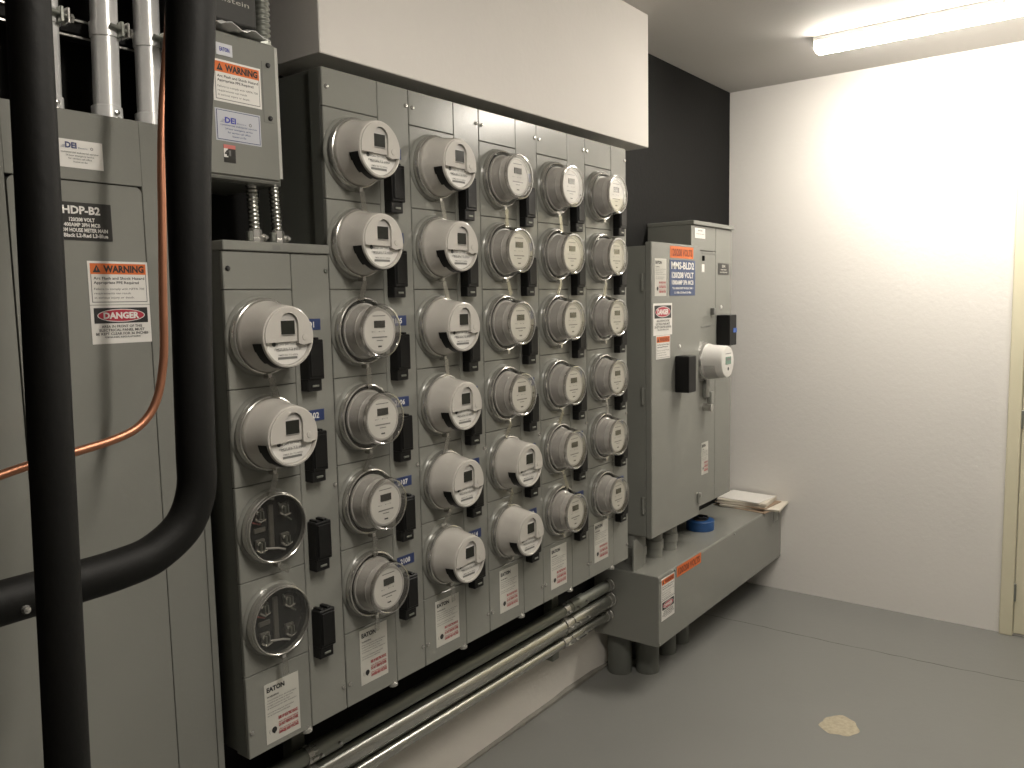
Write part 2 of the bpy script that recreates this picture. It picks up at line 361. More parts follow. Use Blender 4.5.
for c in range(6):
    x=X0+PX*c; short=c==0; zt=1.646 if short else ZT
    t=thing('meter_cabinet',CABL[c],'meter cabinet',(x+PX/2,YW-.001,ZB),'electric meter cabinets')
    x0,x1=x+.0012,x+PX-.0012
    b=MB(); b.box(x0+.005,x1-.0,.045,YW-.001,ZB,zt,GREYD,.001).box(x0,x1,.010,.045,ZB,zt,GREYD,.001)
    b.build('enclosure',t)
    if short: 
        MB().box(x0-.001,x1+.0005,-.006,YW-.001,zt,zt+.020,GREY,.002).build('top_cap',t)
        b=MB(); b.flat=True; b.rect(x+.118,x+.137,zt+.004,zt+.014,-.0063,INKG).rect(x+.14,x+.185,zt+.004,zt+.016,-.0063,mat('worn_label',(.20,.20,.18),.5)); b.build('type_label',t,smooth=False)
    g=.0007; xm=x+MW
    ztop=1.567 if short else R0
    MB().box(x0,xm-g,0,.010,ztop+g,zt-g,GREY,.0015).build('blank_cover',t)
    nr=4 if short else 6
    for r in range(nr):
        za=ztop-RP*r
        MB().box(x0,xm-g,0,.010,za-RP+g,za-g,GREY,.0015).build('meter_cover',t)
    MB().box(x0,xm-g,0,.010,ZB,ztop-RP*nr-g,GREY,.0015).build('blank_cover',t)
    MB().box(xm+g,x1,0,.010,ZB,zt-g,GREY,.0015).build('side_cover',t)
    for r in range(nr):
        zc=ztop-RP*(r+.5); breaker(x,zc,t)
        if not(short and r>1):
            num={0:2101,1:2103,2:2109,3:2115,4:2121,5:2127}[c]+r
            b=MB(); b.flat=True
            b.box(x+.180,x+.2405,-.0012,0,zc+.0125,zc+.0375,BLUE); b.text(str(num),x+.190,zc+.0185,.0125,-.0016,WHITE,bold=.02)
            o=b.build('number_label',t,smooth=False); o['label']='small blue number label'
    rating_label(*LBL[c],0,t)
    for sx,sz in ((x+.009,.632),(x+PX-.010,.632),(x+PX-.010,1.12)): screw(sx,0,sz,t)
    if short: screw(x+.012,0,1.610,t,m=INK); screw(x+PX-.011,0,1.609,t,m=GALVD)
    else: screw(x+.012,0,2.016,t); screw(x+PX-.011,0,2.017,t)
    MB().lathe([(.011,-.004),(.013,-.002),(.013,.004),(.007,.006),(.007,.012)],STEEL,x+.156,.006,ZB-.004,16,axis='z',cap0=True).build('drain_plug',t)
    
# ------------------------------------------------------------------ meters (origin on the cabinet face, front towards -y)
def ring_part(t, lens=False):
    MB().lathe([(.0840,0),(.0835,-.003),(.0808,-.006),(.0775,-.009)],GREY,n=56).build('socket_collar',t,world=False)
    b=MB(); b.lathe([(.0768,-.005),(.0792,-.008),(.0804,-.012),(.0800,-.019),(.0778,-.0235),(.0758,-.0245),(.0738,-.0235),(.0726,-.0180)],RINGM,n=56,cap0=False)
    b.box(-.005,.005,-.028,-.010,-.088,-.077,STEEL,.001)
    b.build('sealing_ring',t,world=False)
def seal(t,ang,L=.045,side=0):
    # small clear plastic seal strip hanging from the ring lock
    b=MB(); a=math.radians(ang); cx,cz=side,-.086; dx,dz=math.sin(a),-math.cos(a); w=.007; nx,nz=dz,-dx
    p=lambda u,v,y:(cx+dx*u+nx*v,y,cz+dz*u+nz*v)
    vs=[p(0,-w,-.030),p(0,w,-.030),p(L,w*1.1,-.027),p(L,-w*1.1,-.027),p(0,-w,-.0285),p(0,w,-.0285),p(L,w*1.1,-.0255),p(L,-w*1.1,-.0255)]
    b.add(vs,[(0,1,2,3),(4,7,6,5),(0,4,5,1),(1,5,6,2),(2,6,7,3),(3,7,4,0)],TAG).build('seal_tag',t,world=False)
def arc(r,a0,a1,n,cx=0,cz=0): return [(cx+r*math.cos(math.radians(a0+(a1-a0)*i/n)),cz+r*math.sin(math.radians(a0+(a1-a0)*i/n))) for i in range(n+1)]
def face_text(b,y,z0=-.018,sc=1.):
    for i,(t,w) in enumerate((('CL200 240V 3W TYPE 2S 30TA',.072),('FM2S Kh 7.2 60Hz',.060))): b.text(t,0.002,z0-.0095*i,.0042*sc,y,INKG,width=w*sc,align='C',bold=.01)
def make_beige():
    t=thing('electric_meter','x','electric meter',(0,0,0)); ring_part(t)
    F=-.094
    MB().lathe([(.071,-.015),(.0735,-.024),(.0737,-.030),(.0722,-.034),(.0712,-.036),(.0660,-.072),(.0638,-.088),(.0620,F),(.0585,F-.0012),(.0570,F+.001),(.0567,F+.008),(.0,F+.008)],BODYBEIGE,n=56).build('meter_body',t,world=False)
    b=MB(); 
    for a0,a1,ya in ((190,205,-.0655),(205,232,-.0680),(232,258,-.0740),(258,285,-.081),(285,350,-.083)):
        q=lambda y:.0660-(-.072-y)*.1375 if y<-.072 else .0712-(-.036-y)*.1444
        b.lathe([(q(ya)+.0006,ya),(q(-.086)+.0006,-.086),(.0638,-.0895)],BLACKP,n=10,a0=a0,a1=a1)
    b.build('side_window',t,world=False)['label']='dark lower window'
    b=MB(); b.flat=True; b.disc(0,F+.0065,0,.0560,FACEW,44)
    b.rect(-.040,.040,-.0085,-.007,F+.006,INKG); face_text(b,F+.006,-.0175,1.1); face_text(b,F+.006,-.029,.8)
    b.rect(-.024,.024,-.0455,-.0405,F+.006,INKG); b.disc(-.032,F+.006,-.014,.0048,INK,14)
    b.build('face_plate',t,world=False,smooth=False)['label']='white printed lower dial face'
    # raised hood over the upper half with an arched recess for the display
    poly=[(-.0580,-.010)]+arc(.0588,180,90,18)[1:]+arc(.0588,90,-14,20)[1:]+[(.034,-.018),(.0225,-.014),(.0225,.026)]+arc(.0220,0,180,12,.0005,.0265)+[(-.0215,-.010)]
    MB().prism(poly,F-.0035,F+.0066,BODYBEIGE).build('hood',t,world=False)
    b=MB(); b.box(-.0215,.0225,F+.0020,F+.0064,-.010,.026,BODYBEIGE,0); b.prism(arc(.0215,0,180,12,.0005,.0260),F+.0020,F+.0064,BODYGREY); b.build('display_recess',t,world=False)
    b=MB(); b.box(-.0195,.0165,F-.0005,F+.0019,.0030,.0345,BODYGREY,.0006).box(-.0182,.0152,F-.0010,F-.0004,.0048,.0325,LCD,.0); b.build('display',t,world=False)['label']='dark grey display window'
    MB().lathe([(.0,-.0015),(.0065,-.0012),(.007,0)],BODYBEIGE,.038,F-.0033,-.002,16).build('button',t,world=False)
    return t
def make_clear():
    t=thing('electric_meter','x','electric meter',(0,0,0)); ring_part(t)
    b=MB(); b.lathe([(.0724,-.006),(.0724,-.018),(.064,-.0185)],BLACKD,n=44); b.build('gap_shade',t,world=False)  # black annulus paints in the shade of the gap between ring and body
    b=MB(); b.lathe([(.065,-.014),(.065,-.023),(.0615,-.024),(.0580,-.046),(.0585,-.047),(.0580,-.051),(.0568,-.052),(.0525,-.068),(.0512,-.0705),(.0470,-.0710),(.0460,-.0700)],BODYGREY,n=52); b.build('meter_body',t,world=False)
    b=MB(); b.flat=True; y=-.0702
    b.disc(0,y,0,.0462,FACEW,44)
    b.box(-.016,.017,y-.002,y,.008,.024,LCD); b.rect(-.020,.020,.034,.036,y-.0004,INKG)
    b.text('E M',-.004,-.002,.0022,y-.0004,INKG,width=.040,align='C')
    b.rect(-.024,.024,-.0155,-.0125,y-.0004,INKG); b.rect(-.010,.010,-.0225,-.0205,y-.0004,INKG); b.rect(-.006,.006,-.037,-.0335,y-.0004,INK)
    b.build('face_plate',t,world=False,smooth=False)['label']='white round dial face with small dark display'
    MB().lathe([(.0725,-.016),(.0722,-.026),(.0712,-.032),(.0640,-.066),(.0622,-.0745),(.0605,-.0780),(.0575,-.0785),(.0555,-.0770),(.0,-.0770)],GLASS,n=56).build('glass_cover',t,world=False)['label']='clear glass cover'
    MB().lathe([(.0628,-.0715),(.0628,-.0755),(.0612,-.0790),(.0580,-.0797),(.0560,-.0785)],RIM,n=56).build('cover_rim',t,world=False)['label']='thick clear rim'
    return t
def make_empty():
    t=thing('empty_meter_socket','x','meter socket',(0,0,0)); ring_part(t)
    b=MB(); b.lathe([(.0735,-.022),(.0735,-.0012),(.0,-.0012)],BLACKD,n=48); b.build('socket_cup',t,world=False)
    random.seed(9)
    for sx in (-1,1):
        for sz in (-1,1):
            b=MB(); cx,cz=sx*.033,sz*.034
            b.box(cx-.012,cx+.012,-.010,-.0015,cz-.013,cz+.013,JAWP,.002)
            b.box(cx-.006,cx-.003,-.021,-.010,cz-.009,cz+.009,GALVD,.001).box(cx+.002,cx+.005,-.021,-.010,cz-.009,cz+.009,GALVD,.001)
            b.tube([(cx-.014,-.013,cz-.006),(cx-.004,-.017,cz-.014),(cx+.012,-.013,cz-.012)],.0028,STEEL,8)
            b.lathe([(0,-.016),(.004,-.015),(.004,-.010)],STEEL,cx-.008,0,cz+.006,8)
            b.build('contact_jaw',t,world=False)
    b=MB(); b.box(-.007,.007,-.006,-.0015,-.050,.050,JAWP,.002).box(-.045,-.015,-.005,-.0015,-.008,.004,JAWP,.002).tube([(.02,-.007,.05),(.03,-.012,.02),(.05,-.010,.005)],.002,GALVD,8).tube([(-.02,-.007,-.045),(.01,-.012,-.05),(.03,-.010,-.058)],.0025,BODYGREY,8).tube([(-.05,-.008,.02),(-.034,-.010,.014),(-.026,-.008,.02)],.0022,REDSOFT,8); b.build('insulator_bar',t,world=False)
    MB().lathe([(.0745,-.0220),(.0740,-.027),(.0720,-.0295),(.0,-.0295)],LENS,n=48).build('glass_cover',t,world=False)['label']='clear flat glass cover'
    MB().lathe([(.0770,-.0225),(.0768,-.0270),(.0758,-.0300),(.0740,-.0308),(.0725,-.0295)],RINGM,n=56).build('cover_rim',t,world=False)
    t.scale=(.965,1,.965)
    return t
protoA=make_beige(); protoB=make_clear(); protoE=make_empty(); used=set()
ORD=['top','second','third','fourth','fifth','bottom']
kinds=['AAEE','AABBBB','AAAAAA','BBBBAA','BBBBBB','BBBBBB']
random.seed(11)
for c in range(6):
    n=len(kinds[c])
    for r,k in enumerate(kinds[c]):
        zc=(1.567 if c==0 else R0)-RP*(r+.5)+.005; x=X0+PX*c+.0812
        P={'A':protoA,'B':protoB,'E':protoE}[k]
        o=P if k not in used else copy_tree(P); used.add(k); o.location=(x,0,zc)
        row=ORD[r] if r<n-1 else 'bottom'
        if c==0: row=['top','second','third','bottom'][r]
        rw=('%s row'%row)
        if k=='A': o['label']='beige round electric meter in the %s of the %s'%(rw,COLN[c]); o['group']='opaque beige electric meters'
        elif k=='B': o['label']='clear-covered round electric meter in the %s of the %s'%(rw,COLN[c]); o['group']='clear-covered electric meters'
        else: o['label']='empty meter socket under flat clear glass, %s of the short cabinet'%('lower one' if r==3 else 'upper one'); o['group']='empty meter sockets'
# seal tags: each meter's own, hanging at different angles
TAGS={(0,0):(18,.05),(0,1):(-14,.055),(0,2):(60,.03),(1,0):(12,.048),(1,1):(-16,.05),(1,2):(6,.05),(1,3):(-28,.045),(1,4):(3,.05),(2,0):(18,.05),(2,1):(20,.055),(2,2):(10,.05),(2,3):(-18,.05),(2,4):(-40,.045),(3,0):(6,.05),(3,1):(24,.04),(3,3):(-30,.045),(3,4):(-20,.05),(4,0):(14,.05),(4,1):(-24,.04),(4,3):(-30,.04),(4,4):(30,.055),(5,1):(-10,.05),(5,3):(10,.04),(0,3):(5,.04),(2,5):(8,.045),(1,5):(-5,.03)}
meters=[o for o in C.objects if o.parent is None and o.name.startswith(('electric_meter','empty_meter'))]
for (c,r),(a,L) in TAGS.items():
    zc=(1.567 if c==0 else R0)-RP*(r+.5)+.005; x=X0+PX*c+.0812
    for o in meters:
        if abs(o.location.x-x)<.01 and abs(o.location.z-zc)<.01: seal(o,a,L)

# ------------------------------------------------------------------ main switch cabinet beside the meters
fy=.020
t=thing('main_breaker_cabinet','tall grey main breaker cabinet with a blue placard, right of the meter cabinets','electrical cabinet',(3.05,YW,.587))
MB().box(2.832,3.238,.048,YW-.001,.590,1.735,GREY,.002).build('enclosure',t)
b=MB(); b.box(2.828,3.272,fy,.046,.587,1.749,GREY,.003); b.build('door',t)
for z in (1.596,1.155,.720):
    b=MB(); b.box(2.822,2.832,.050,.062,z-.03,z+.03,GREY,.001).lathe([(.005,-.034),(.005,.034)],GREY,2.822,.056,z,10,axis='z',cap0=True,cap1=True); b.build('hinge',t)
volts_label(2.988,3.203,1.692,1.739,fy,t)
placard(2.984,3.219,1.542,1.685,fy,t,BLUE2,[('MMS-BLD2',.25,.19,.9),('120/208 VOLT',.50,.155,.86),('1000AMP 3Ph MCB',.69,.12,.86),('TO: MAIN DIST IN ELEC RM 1',.82,.055,.82),('L1-Blk L2-Red L3-Blu',.94,.055,.66)],lab='blue placard with white lettering')
rating_label(2.856,2.955,1.541,1.686,fy,t); danger_label(2.844,3.005,1.388,1.513,fy,t)
warning_label(2.866,2.987,1.295,1.387,fy,t,True)
b=MB(); b.box(3.030,3.100,-.042,fy,1.150,1.298,BLACKP,.003); b.build('handle_block',t)['label']='black handle block'
MB().lathe([(.0,-.004),(.006,-.003),(.008,0)],WHITE,3.075,fy,1.336,12).build('indicator',t)
b=MB(); b.box(3.245,3.268,fy-.010,fy,.640,.690,GREY,.002).box(3.25,3.262,fy-.016,fy-.008,.672,.690,STEEL,.002); b.build('latch',t)

sy=.046
t=thing('main_meter_cabinet','tall grey main meter cabinet behind the breaker cabinet, against the far wall','electrical cabinet',(3.46,YW,.605))
MB().box(3.242,3.679,.060,YW-.001,.607,1.840,GREY,.002).build('enclosure',t)
b=MB(); b.box(3.240,3.681,sy-.012,YW-.001,1.840,1.857,GREY,.002); b.build('top_cap',t)
MB().box(3.240,3.493,sy,.060,1.735,1.839,GREY,.0015).build('upper_cover',t)
MB().box(3.240,3.493,sy,.060,.607,1.732,GREY,.0015).build('meter_cover',t)
MB().box(3.496,3.679,sy,.060,.607,1.839,GREY,.0015).build('side_cover',t)
b=MB(); b.box(3.505,3.585,-.018,sy,1.315,1.452,BLACKP,.003); o=b.build('breaker_handle',t); o['label']='black breaker handle block'
MB().box(3.545,3.584,-.0195,-.018,1.372,1.392,mat('blue_mark',(.05,.12,.42),.4)).build('blue_mark',o)
MB().lathe([(.0,-.004),(.007,-.003),(.009,0)],WHITE,3.560,sy,1.487,12).build('indicator',t)
placard(3.274,3.378,1.785,1.828,sy,t,WHITE,[('EATON',.30,.14,.4),('see inside cover for diagram',.6,.08,.8)],'type_label','white paper label',INKG)
placard(3.521,3.640,1.634,1.684,sy,t,PLAC,[('EM',.36,.24,.3),('emergency',.60,.13,.55),('main disconnect',.84,.13,.7)],'dark_placard','small dark placard',OFFW)
b=MB(); b.rect(3.345,3.372,1.642,1.676,sy-.0008,WHITE).build('tag_strip',t)
b=MB(); b.box(3.349,3.492,sy-.002,sy,1.722,1.7245,INKG).box(3.352,3.358,sy-.010,sy,1.690,1.712,BLACKP); b.build('cover_latch',t)
rating_label(3.350,3.421,.745,.890,sy,t)
b=MB(); b.tube([(3.372,.006,1.049),(3.372,sy,1.049)],.017,STEEL,14).box(3.410,3.440,.026,sy,1.055,1.115,GREY,.003).box(3.360,3.400,.03,sy,1.09,1.19,GREY,.003); b.build('seal_latch',t)
MB().box(3.44,3.46,.028,sy,1.455,1.485,INKG,.002).build('catch',t)
b=MB(); b.box(3.340,3.460,sy-.002,sy,1.404,1.407,INKG).build('cover_seam',t)
# socket meter on it
t=thing('socket_meter','white socket meter with green display on the main meter cabinet','electric meter',(3.350,sy,1.259))
X,Y,Z=3.338,sy,1.256
MB().lathe([(.090,0),(.090,-.010),(.083,-.018)],GREY,X,Y,Z,44).build('socket_collar',t)
MB().lathe([(.083,-.016),(.084,-.024),(.079,-.036),(.075,-.036)],STEEL,X,Y,Z,44).build('sealing_ring',t)
MB().lathe([(.077,-.030),(.072,-.055),(.069,-.116),(.066,-.124),(.060,-.126),(.0,-.126)],FACEW,X,Y,Z,44).build('meter_body',t)
MB().lathe([(.0775,-.046),(.0735,-.075),(.0717,-.095)],BODYGREY,X,Y,Z,24,a0=190,a1=350).build('lower_band',t)
b=MB(); b.flat=True; b.box(X-.028,X+.028,Y-.1285,Y-.126,Z-.010,Z+.022,LCDG,.001); b.rect(X-.022,X+.022,Z+.006,Z+.016,Y-.1290,INKG); b.build('display',t,smooth=False)['label']='green display'
b=MB(); b.flat=True; b.disc(X,Y-.1266,Z-.030,.008,INK,14).rect(X-.03,X+.03,Z+.034,Z+.037,Y-.1266,INKG); b.build('printing',t,smooth=False)

# ------------------------------------------------------------------ wireway (long trough) under them, with risers
gy=-.037; GX=2.768; GZ0=.176; GZ1=.461
t=thing('wireway_trough','long grey metal wireway trough low under the main cabinets, ending at the far wall','wireway',(3.46,YW,0))
MB().box(GX,XF-.001,gy,YW-.001,GZ0,GZ1,GREY,.003).build('trough_body',t)
MB().box(GX-.001,XF-.001,gy-.003,gy,GZ0+.004,GZ1-.004,GREY,.0015).build('front_cover',t)
Y=gy-.003
warning_label(2.788,2.903,.358,.446,Y,t,True); danger_label(2.790,2.903,.276,.355,Y,t)
volts_label(2.925,3.155,.415,.461-.002,Y,t)
placard(4.038,4.100,.385,.432,Y,t,mat('grey_label',(.33,.34,.31),.5),[],'small_label','small pale grey label')
for x,z in ((2.780,.440),(2.775,.190),(2.905,.452),(3.52,.45),(3.9,.45)): screw(x,Y,z,t,r=.005,m=GALVD)
def riser(x,y,r,z0,z1,label,parent=None,mid=True):
    o=thing('conduit_riser',label,'conduit',(x,y,z0),'short conduit risers at the wireway')
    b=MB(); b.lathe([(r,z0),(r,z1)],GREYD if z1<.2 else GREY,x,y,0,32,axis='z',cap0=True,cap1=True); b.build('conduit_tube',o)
    zm=(z0+z1)/2
    if mid: MB().lathe([(r,zm-.03),(r+.004,zm-.028),(r+.004,zm+.006),(r,zm+.008)],GREY,x,y,0,32,axis='z').build('coupling',o)
    return o
NZ=.587
riser(2.885,.125,.043,GZ1,NZ+.003,'wide grey conduit stub between breaker cabinet and wireway, nearest the meters')
riser(3.005,.105,.038,GZ1,NZ+.003,'middle grey conduit stub between breaker cabinet and wireway')
riser(3.128,.100,.039,GZ1,NZ+.003,'grey conduit stub between breaker cabinet and wireway, farthest from the meters')
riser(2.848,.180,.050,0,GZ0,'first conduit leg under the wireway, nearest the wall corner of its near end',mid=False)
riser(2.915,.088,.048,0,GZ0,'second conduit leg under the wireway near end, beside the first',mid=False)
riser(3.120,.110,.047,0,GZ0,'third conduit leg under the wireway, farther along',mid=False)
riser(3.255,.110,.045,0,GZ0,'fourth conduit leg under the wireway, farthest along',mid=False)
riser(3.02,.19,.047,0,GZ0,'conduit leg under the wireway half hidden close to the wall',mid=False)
b=MB(); b.prism([(2.774,GZ1),(2.850,GZ1),(2.850,.545),(2.80,.584),(2.774,.584)],.072,.078,GREY); tag(b.build('cover_bracket'),'flat grey bracket standing on the near end of the wireway','bracket')

# paper stack and blue tape roll on the trough
random.seed(21)
def sheets(cx,cy,w,d,z0,n,rot,m,name,label,th=.0022,jit=.012):
    for i in range(n):
        pass
z=GZ1+.0004
specs=[(4.015,.080,.21,.29,-8,PAPERB,'brown cardboard folder','brown folder edge at the bottom of the paper pile',.003),
 (4.030,.060,.205,.300,7,PAPER,'a','cream sheets of paper sticking out over the wireway front, second in the pile',.010),
 (4.028,.090,.20,.27,-3,PAPERB,'b','tan folder in the middle of the paper pile',.004),
 (4.030,.098,.20,.25,4,PAPER,'c','thick bundle of cream papers near the top of the pile',.020),
 (4.025,.105,.19,.235,-5,WHITE,'d','white sheet on top of the paper pile',.004)]
for cx,cy,w,d,rot,m,_,lab,th in specs:
    b=MB(); a=math.radians(rot); n=6; layers=max(1,int(th/.0022))
    for l in range(layers):
        zz=z+th*l/layers; t2=th/layers*.9; ja=a+random.uniform(-.03,.03); jx=random.uniform(-.004,.004)
        vs=[];fs=[]
        for k in (0,1):
            for i in range(n+1):
                for j in range(n+1):
                    u=(i/n-.5)*w;v=(j/n-.5)*d; lift=.0
                    vs.append((cx+jx+u*math.cos(ja)-v*math.sin(ja),cy+u*math.sin(ja)+v*math.cos(ja),zz+(t2 if k else 0)+lift))
        q=(n+1)*(n+1)
        for i in range(n):
            for j in range(n):
                A=i*(n+1)+j; fs+=[(A,A+1,A+n+2,A+n+1),(q+A,q+A+n+1,q+A+n+2,q+A+1)]
        ed=[i*(n+1) for i in range(n+1)],[i*(n+1)+n for i in range(n+1)],list(range(n+1)),[n*(n+1)+j for j in range(n+1)]
        for e in ed:
            for p1,p2 in zip(e,e[1:]): fs.append((p1,p2,q+p2,q+p1))
        b.add(vs,fs,m)
    tag(b.build('paper_stack' if m!=PAPERB else 'folder',sharp=30),lab,'papers','papers piled on the wireway'); z+=th+.0003
t=thing('tape_roll','roll of blue tape lying on top of the wireway','tape',(3.478,.108,GZ1+.0005))
X,Y,Z=3.478,.108,GZ1+.0005
MB().lathe([(.030,0),(.062,0),(.064,.002),(.064,.043),(.062,.045),(.030,.045),(.030,0)],TAPE,X,Y,Z,40,axis='z').build('tape_band',t)
MB().lathe([(.0295,.001),(.0295,.047),(.026,.047),(.026,.001)],PAPERB,X,Y,Z,30,axis='z').build('core',t)
# dark cable coil stub beside the tape
b=MB(); pts=[(3.478+(.034+.006*math.sin(a*1.9))*math.cos(a*.7),.108+.036*math.sin(a*.7),GZ1+.0515+.0006*a) for a in range(0,16)]
b.tube(pts,.0045,BLACKP,8); tag(b.build('cable_tie'),'small black cable coil lying on the blue tape roll','cable')

# ------------------------------------------------------------------ three horizontal conduits under the meter cabinets
def hconduit(y,z,r,m,label,x0=-1.59,x1=GX-.0005,cx=(2.516,)):
    o=thing('horizontal_conduit',label,'conduit',(1.9,y,z),'horizontal conduits below the meter cabinets')
    MB().lathe([(r,x0),(r,x0+1),(r,x0+2),(r,x0+3),(r,x0+4),(r,x1)],m,0,y,z,72,axis='x').build('conduit_tube',o)
    for c in cx:
        MB().lathe([(r,c-.05),(r+.003,c-.048),(r+.003,c+.048),(r,c+.05)],m,0,y,z,32,axis='x').build('coupling',o)
        MB().lathe([(.0,-.010),(.004,-.009),(.004,0)],STEEL,c-.03,y-r-.004,z,10).build('screw',o)
        MB().lathe([(.0,-.010),(.004,-.009),(.004,0)],STEEL,c+.03,y-r-.004,z+.004,10).build('screw',o)
    b=MB(); b.lathe([(r,x1-.035),(r+.003,x1-.034),(r+.003,x1-.012),(r+.0045,x1-.010),(r+.0045,x1),(r,x1)],STEEL,0,y,z,10,axis='x'); b.build('locknut',o)
    return o
hconduit(.176,.392,.0215,GALVD,'dull uppermost horizontal conduit under the meter cabinets',cx=(2.516,1.30))
hconduit(.176,.333,.0285,GALV,'thick shiny middle horizontal conduit under the meter cabinets')
hconduit(.180,.268,.019,GALV,'thin lowest horizontal conduit under the meter cabinets')
for x in (2.43,1.25,.3):
    t=thing('conduit_strut','grey strut channel with clips holding the horizontal conduits, %s'%{2.43:'beside the wireway',1.25:'under the short cabinet',.3:'behind the tall distribution panel'}[x],'bracket',(x,YW,.2),'wall struts behind the conduits')
    MB().box(x-.021,x+.021,.214,YW-.001,.190,.450,GALVD,.002).build('channel',t)
    for y,z,r in ((.176,.392,.0215),(.176,.333,.0285),(.180,.268,.019)):
        b=MB(); b.lathe([(r+.0005,-.014),(r+.003,-.014),(r+.003,.014),(r+.0005,.014)],STEEL,x,y,z,24,axis='x',a0=0,a1=360)
        b.box(x-.008,x+.008,y-r-.012,y-r,z-.004,z+.004,STEEL,.001); b.build('clamp',t)

# ------------------------------------------------------------------ distribution panel at the left
py=.070
t=thing('distribution_panel','large grey distribution panel with warning labels behind the black pipes','electrical panel',(.70,YW,.0))
MB().box(.470,.947,.088,YW-.001,.44,1.885,GREYD,.002).build('enclosure',t)
MB().box(.935,.950,py+.002,.088,.44,1.886,GREY,.001).build('edge_flange',t)
b=MB()
b.box(.845,.9325,py,.088,.44,1.887,GREY,.001).box(.460,.604,py,.088,.44,1.887,GREY,.001).box(.604,.845,py,.088,1.7645,1.887,GREY,.001).box(.604,.845,py,.088,.44,.50,GREY,.001)
b.box(.60,.85,.080,.088,.45,1.78,BLACKD); b.build('trim_frame',t)
D=MB(); D.prism([(.6065,.502)]+[(.8425,.502)]+arc(.012,0,90,6,.8305,1.750)+arc(.012,90,180,6,.6185,1.750),py-.001,.080,GREY); d=D.build('panel_door',t)
contractor_label(.690,.773,1.786,1.835,py,t)
placard(.672,.780,1.658,1.725,py-.001,t,PLAC,[('HDP-B2',.30,.20,.62),('120/208 VOLT',.50,.095,.42),('400AMP 3PH MCB',.64,.095,.60),('FROM HOUSE METER MAIN',.78,.095,.84),('L1-Black L2-Red L3-Blue',.92,.095,.84)],lab='dark placard with white lettering')
warning_label(.730,.844,1.5415,1.6215,py-.001,t); danger_label(.730,.844,1.469,1.5405,py-.001,t)
MB().box(.612,.626,py-.012,py-.001,1.00,1.10,BLACKP,.002).build('door_latch',t)

# ------------------------------------------------------------------ safety switch box above the short cabinet
t=thing('wall_junction_box','grey metal junction box with warning labels above the short meter cabinet','electrical box',(1.03,YW,1.788))
MB().box(.956,1.152,.048,YW-.001,1.792,2.072,GREYD,.002).build('enclosure',t)
b=MB(); b.box(.945,1.119,.004,.048,1.788,2.074,GREY,.004).box(.949,1.113,-.001,.006,1.796,2.070,GREY,.001); b.build('front_cover',t)
b=MB(); b.box(1.079,1.0798,-.0018,.0,1.912,2.034,INKG).box(1.079,1.103,-.0018,.0,1.912,1.9128,INKG).box(1.112,1.119,-.0012,.004,1.80,2.068,mat('edge_highlight',(.48,.48,.44),.3)); b.build('hinge_and_edge_highlight',t)  # lighter grey strip paints in the light caught by the cover's bevelled edge
screw(1.094,-.001,2.028,t,m=INK); screw(1.094,-.001,1.921,t,m=INK)
Y=-.001
placard(.974,1.010,2.025,2.048,Y,t,mat('label_pale',(.62,.63,.66),.4),[('EATON',.66,.34,.62)],'maker_label','small white label with blue letters',BLUEINK)
warning_label(.964,1.0745,1.936,2.0165,Y,t)
contractor_label(.964,1.0690,1.860,1.9225,Y,t,True)
b=MB(); b.flat=True
b.box(.979,1.006,Y-.0006,Y,1.819,1.8535,PLAC); b.rect(.979,1.006,1.846,1.8535,Y-.001,mat('pink_red',(.55,.16,.14),.5)); b.rect(.979,.9885,1.829,1.846,Y-.001,WHITE)
b.text('4',.9805,1.832,.011,Y-.0013,INK,bold=.05); b.rect(.991,.995,1.832,1.843,Y-.001,INKG).rect(.999,1.003,1.832,1.843,Y-.001,INK)
b.build('hazard_label',t,smooth=False)['label']='small red and black hazard label'

def flex(path,r,name,label,pitch=.0085,group=None):
    o=thing(name,label,'flexible conduit',path[0],group); P=[Vector(p) for p in path]; pts=[];rs=[]
    for a,b_ in zip(P,P[1:]):
        L=(b_-a).length; n=max(2,int(L/pitch)*4)
        for i in range(n):
            k=i%4; pts.append(a.lerp(b_,i/n)); rs.append(r*(1.0 if k in(1,2) else .84))
    pts.append(P[-1]); rs.append(r)
    MB().tube(pts,rs,GALVD if r>.015 else GALV,18).build('ribbed_tube',o,sharp=80); return o
CT=1.6665
for i,(x,x2,l) in enumerate(((1.083,1.088,'left one of two ribbed conduits between junction box and short cabinet'),(1.141,1.147,'right one of two ribbed conduits between junction box and short cabinet'))):
    o=flex([(x,.060,1.792),(x2,.062,CT+.02)],.0125,'flexible_conduit',l,group='ribbed conduits above the short cabinet')
    b=MB(); b.lathe([(.0165,CT),(.0165,CT+.012),(.0145,CT+.013),(.0145,CT+.030),(.012,CT+.031)],STEEL,x2,.062,0,8,axis='z'); b.box(x2+.010,x2+.026,.054,.070,CT+.006,CT+.022,STEEL,.003).tube([(x2+.018,.045,CT+.014),(x2+.018,.08,CT+.014)],.004,STEEL,10).box(x2-.024,x2-.012,.050,.062,CT+.004,CT+.026,GALVD,.002)
    b.build('connector',o,sharp=30)
o=flex([(1.133,.066,2.0725),(1.136,.066,2.25),(1.130,.070,2.42),(1.125,.08,2.578)],.0185,'flexible_conduit','thick ribbed conduit rising from the junction box top to the ceiling',pitch=.0105)
MB().lathe([(.0215,2.0725),(.0215,2.085),(.019,2.087),(.019,2.10)],GALVD,1.133,.066,0,8,axis='z').build('connector',o)

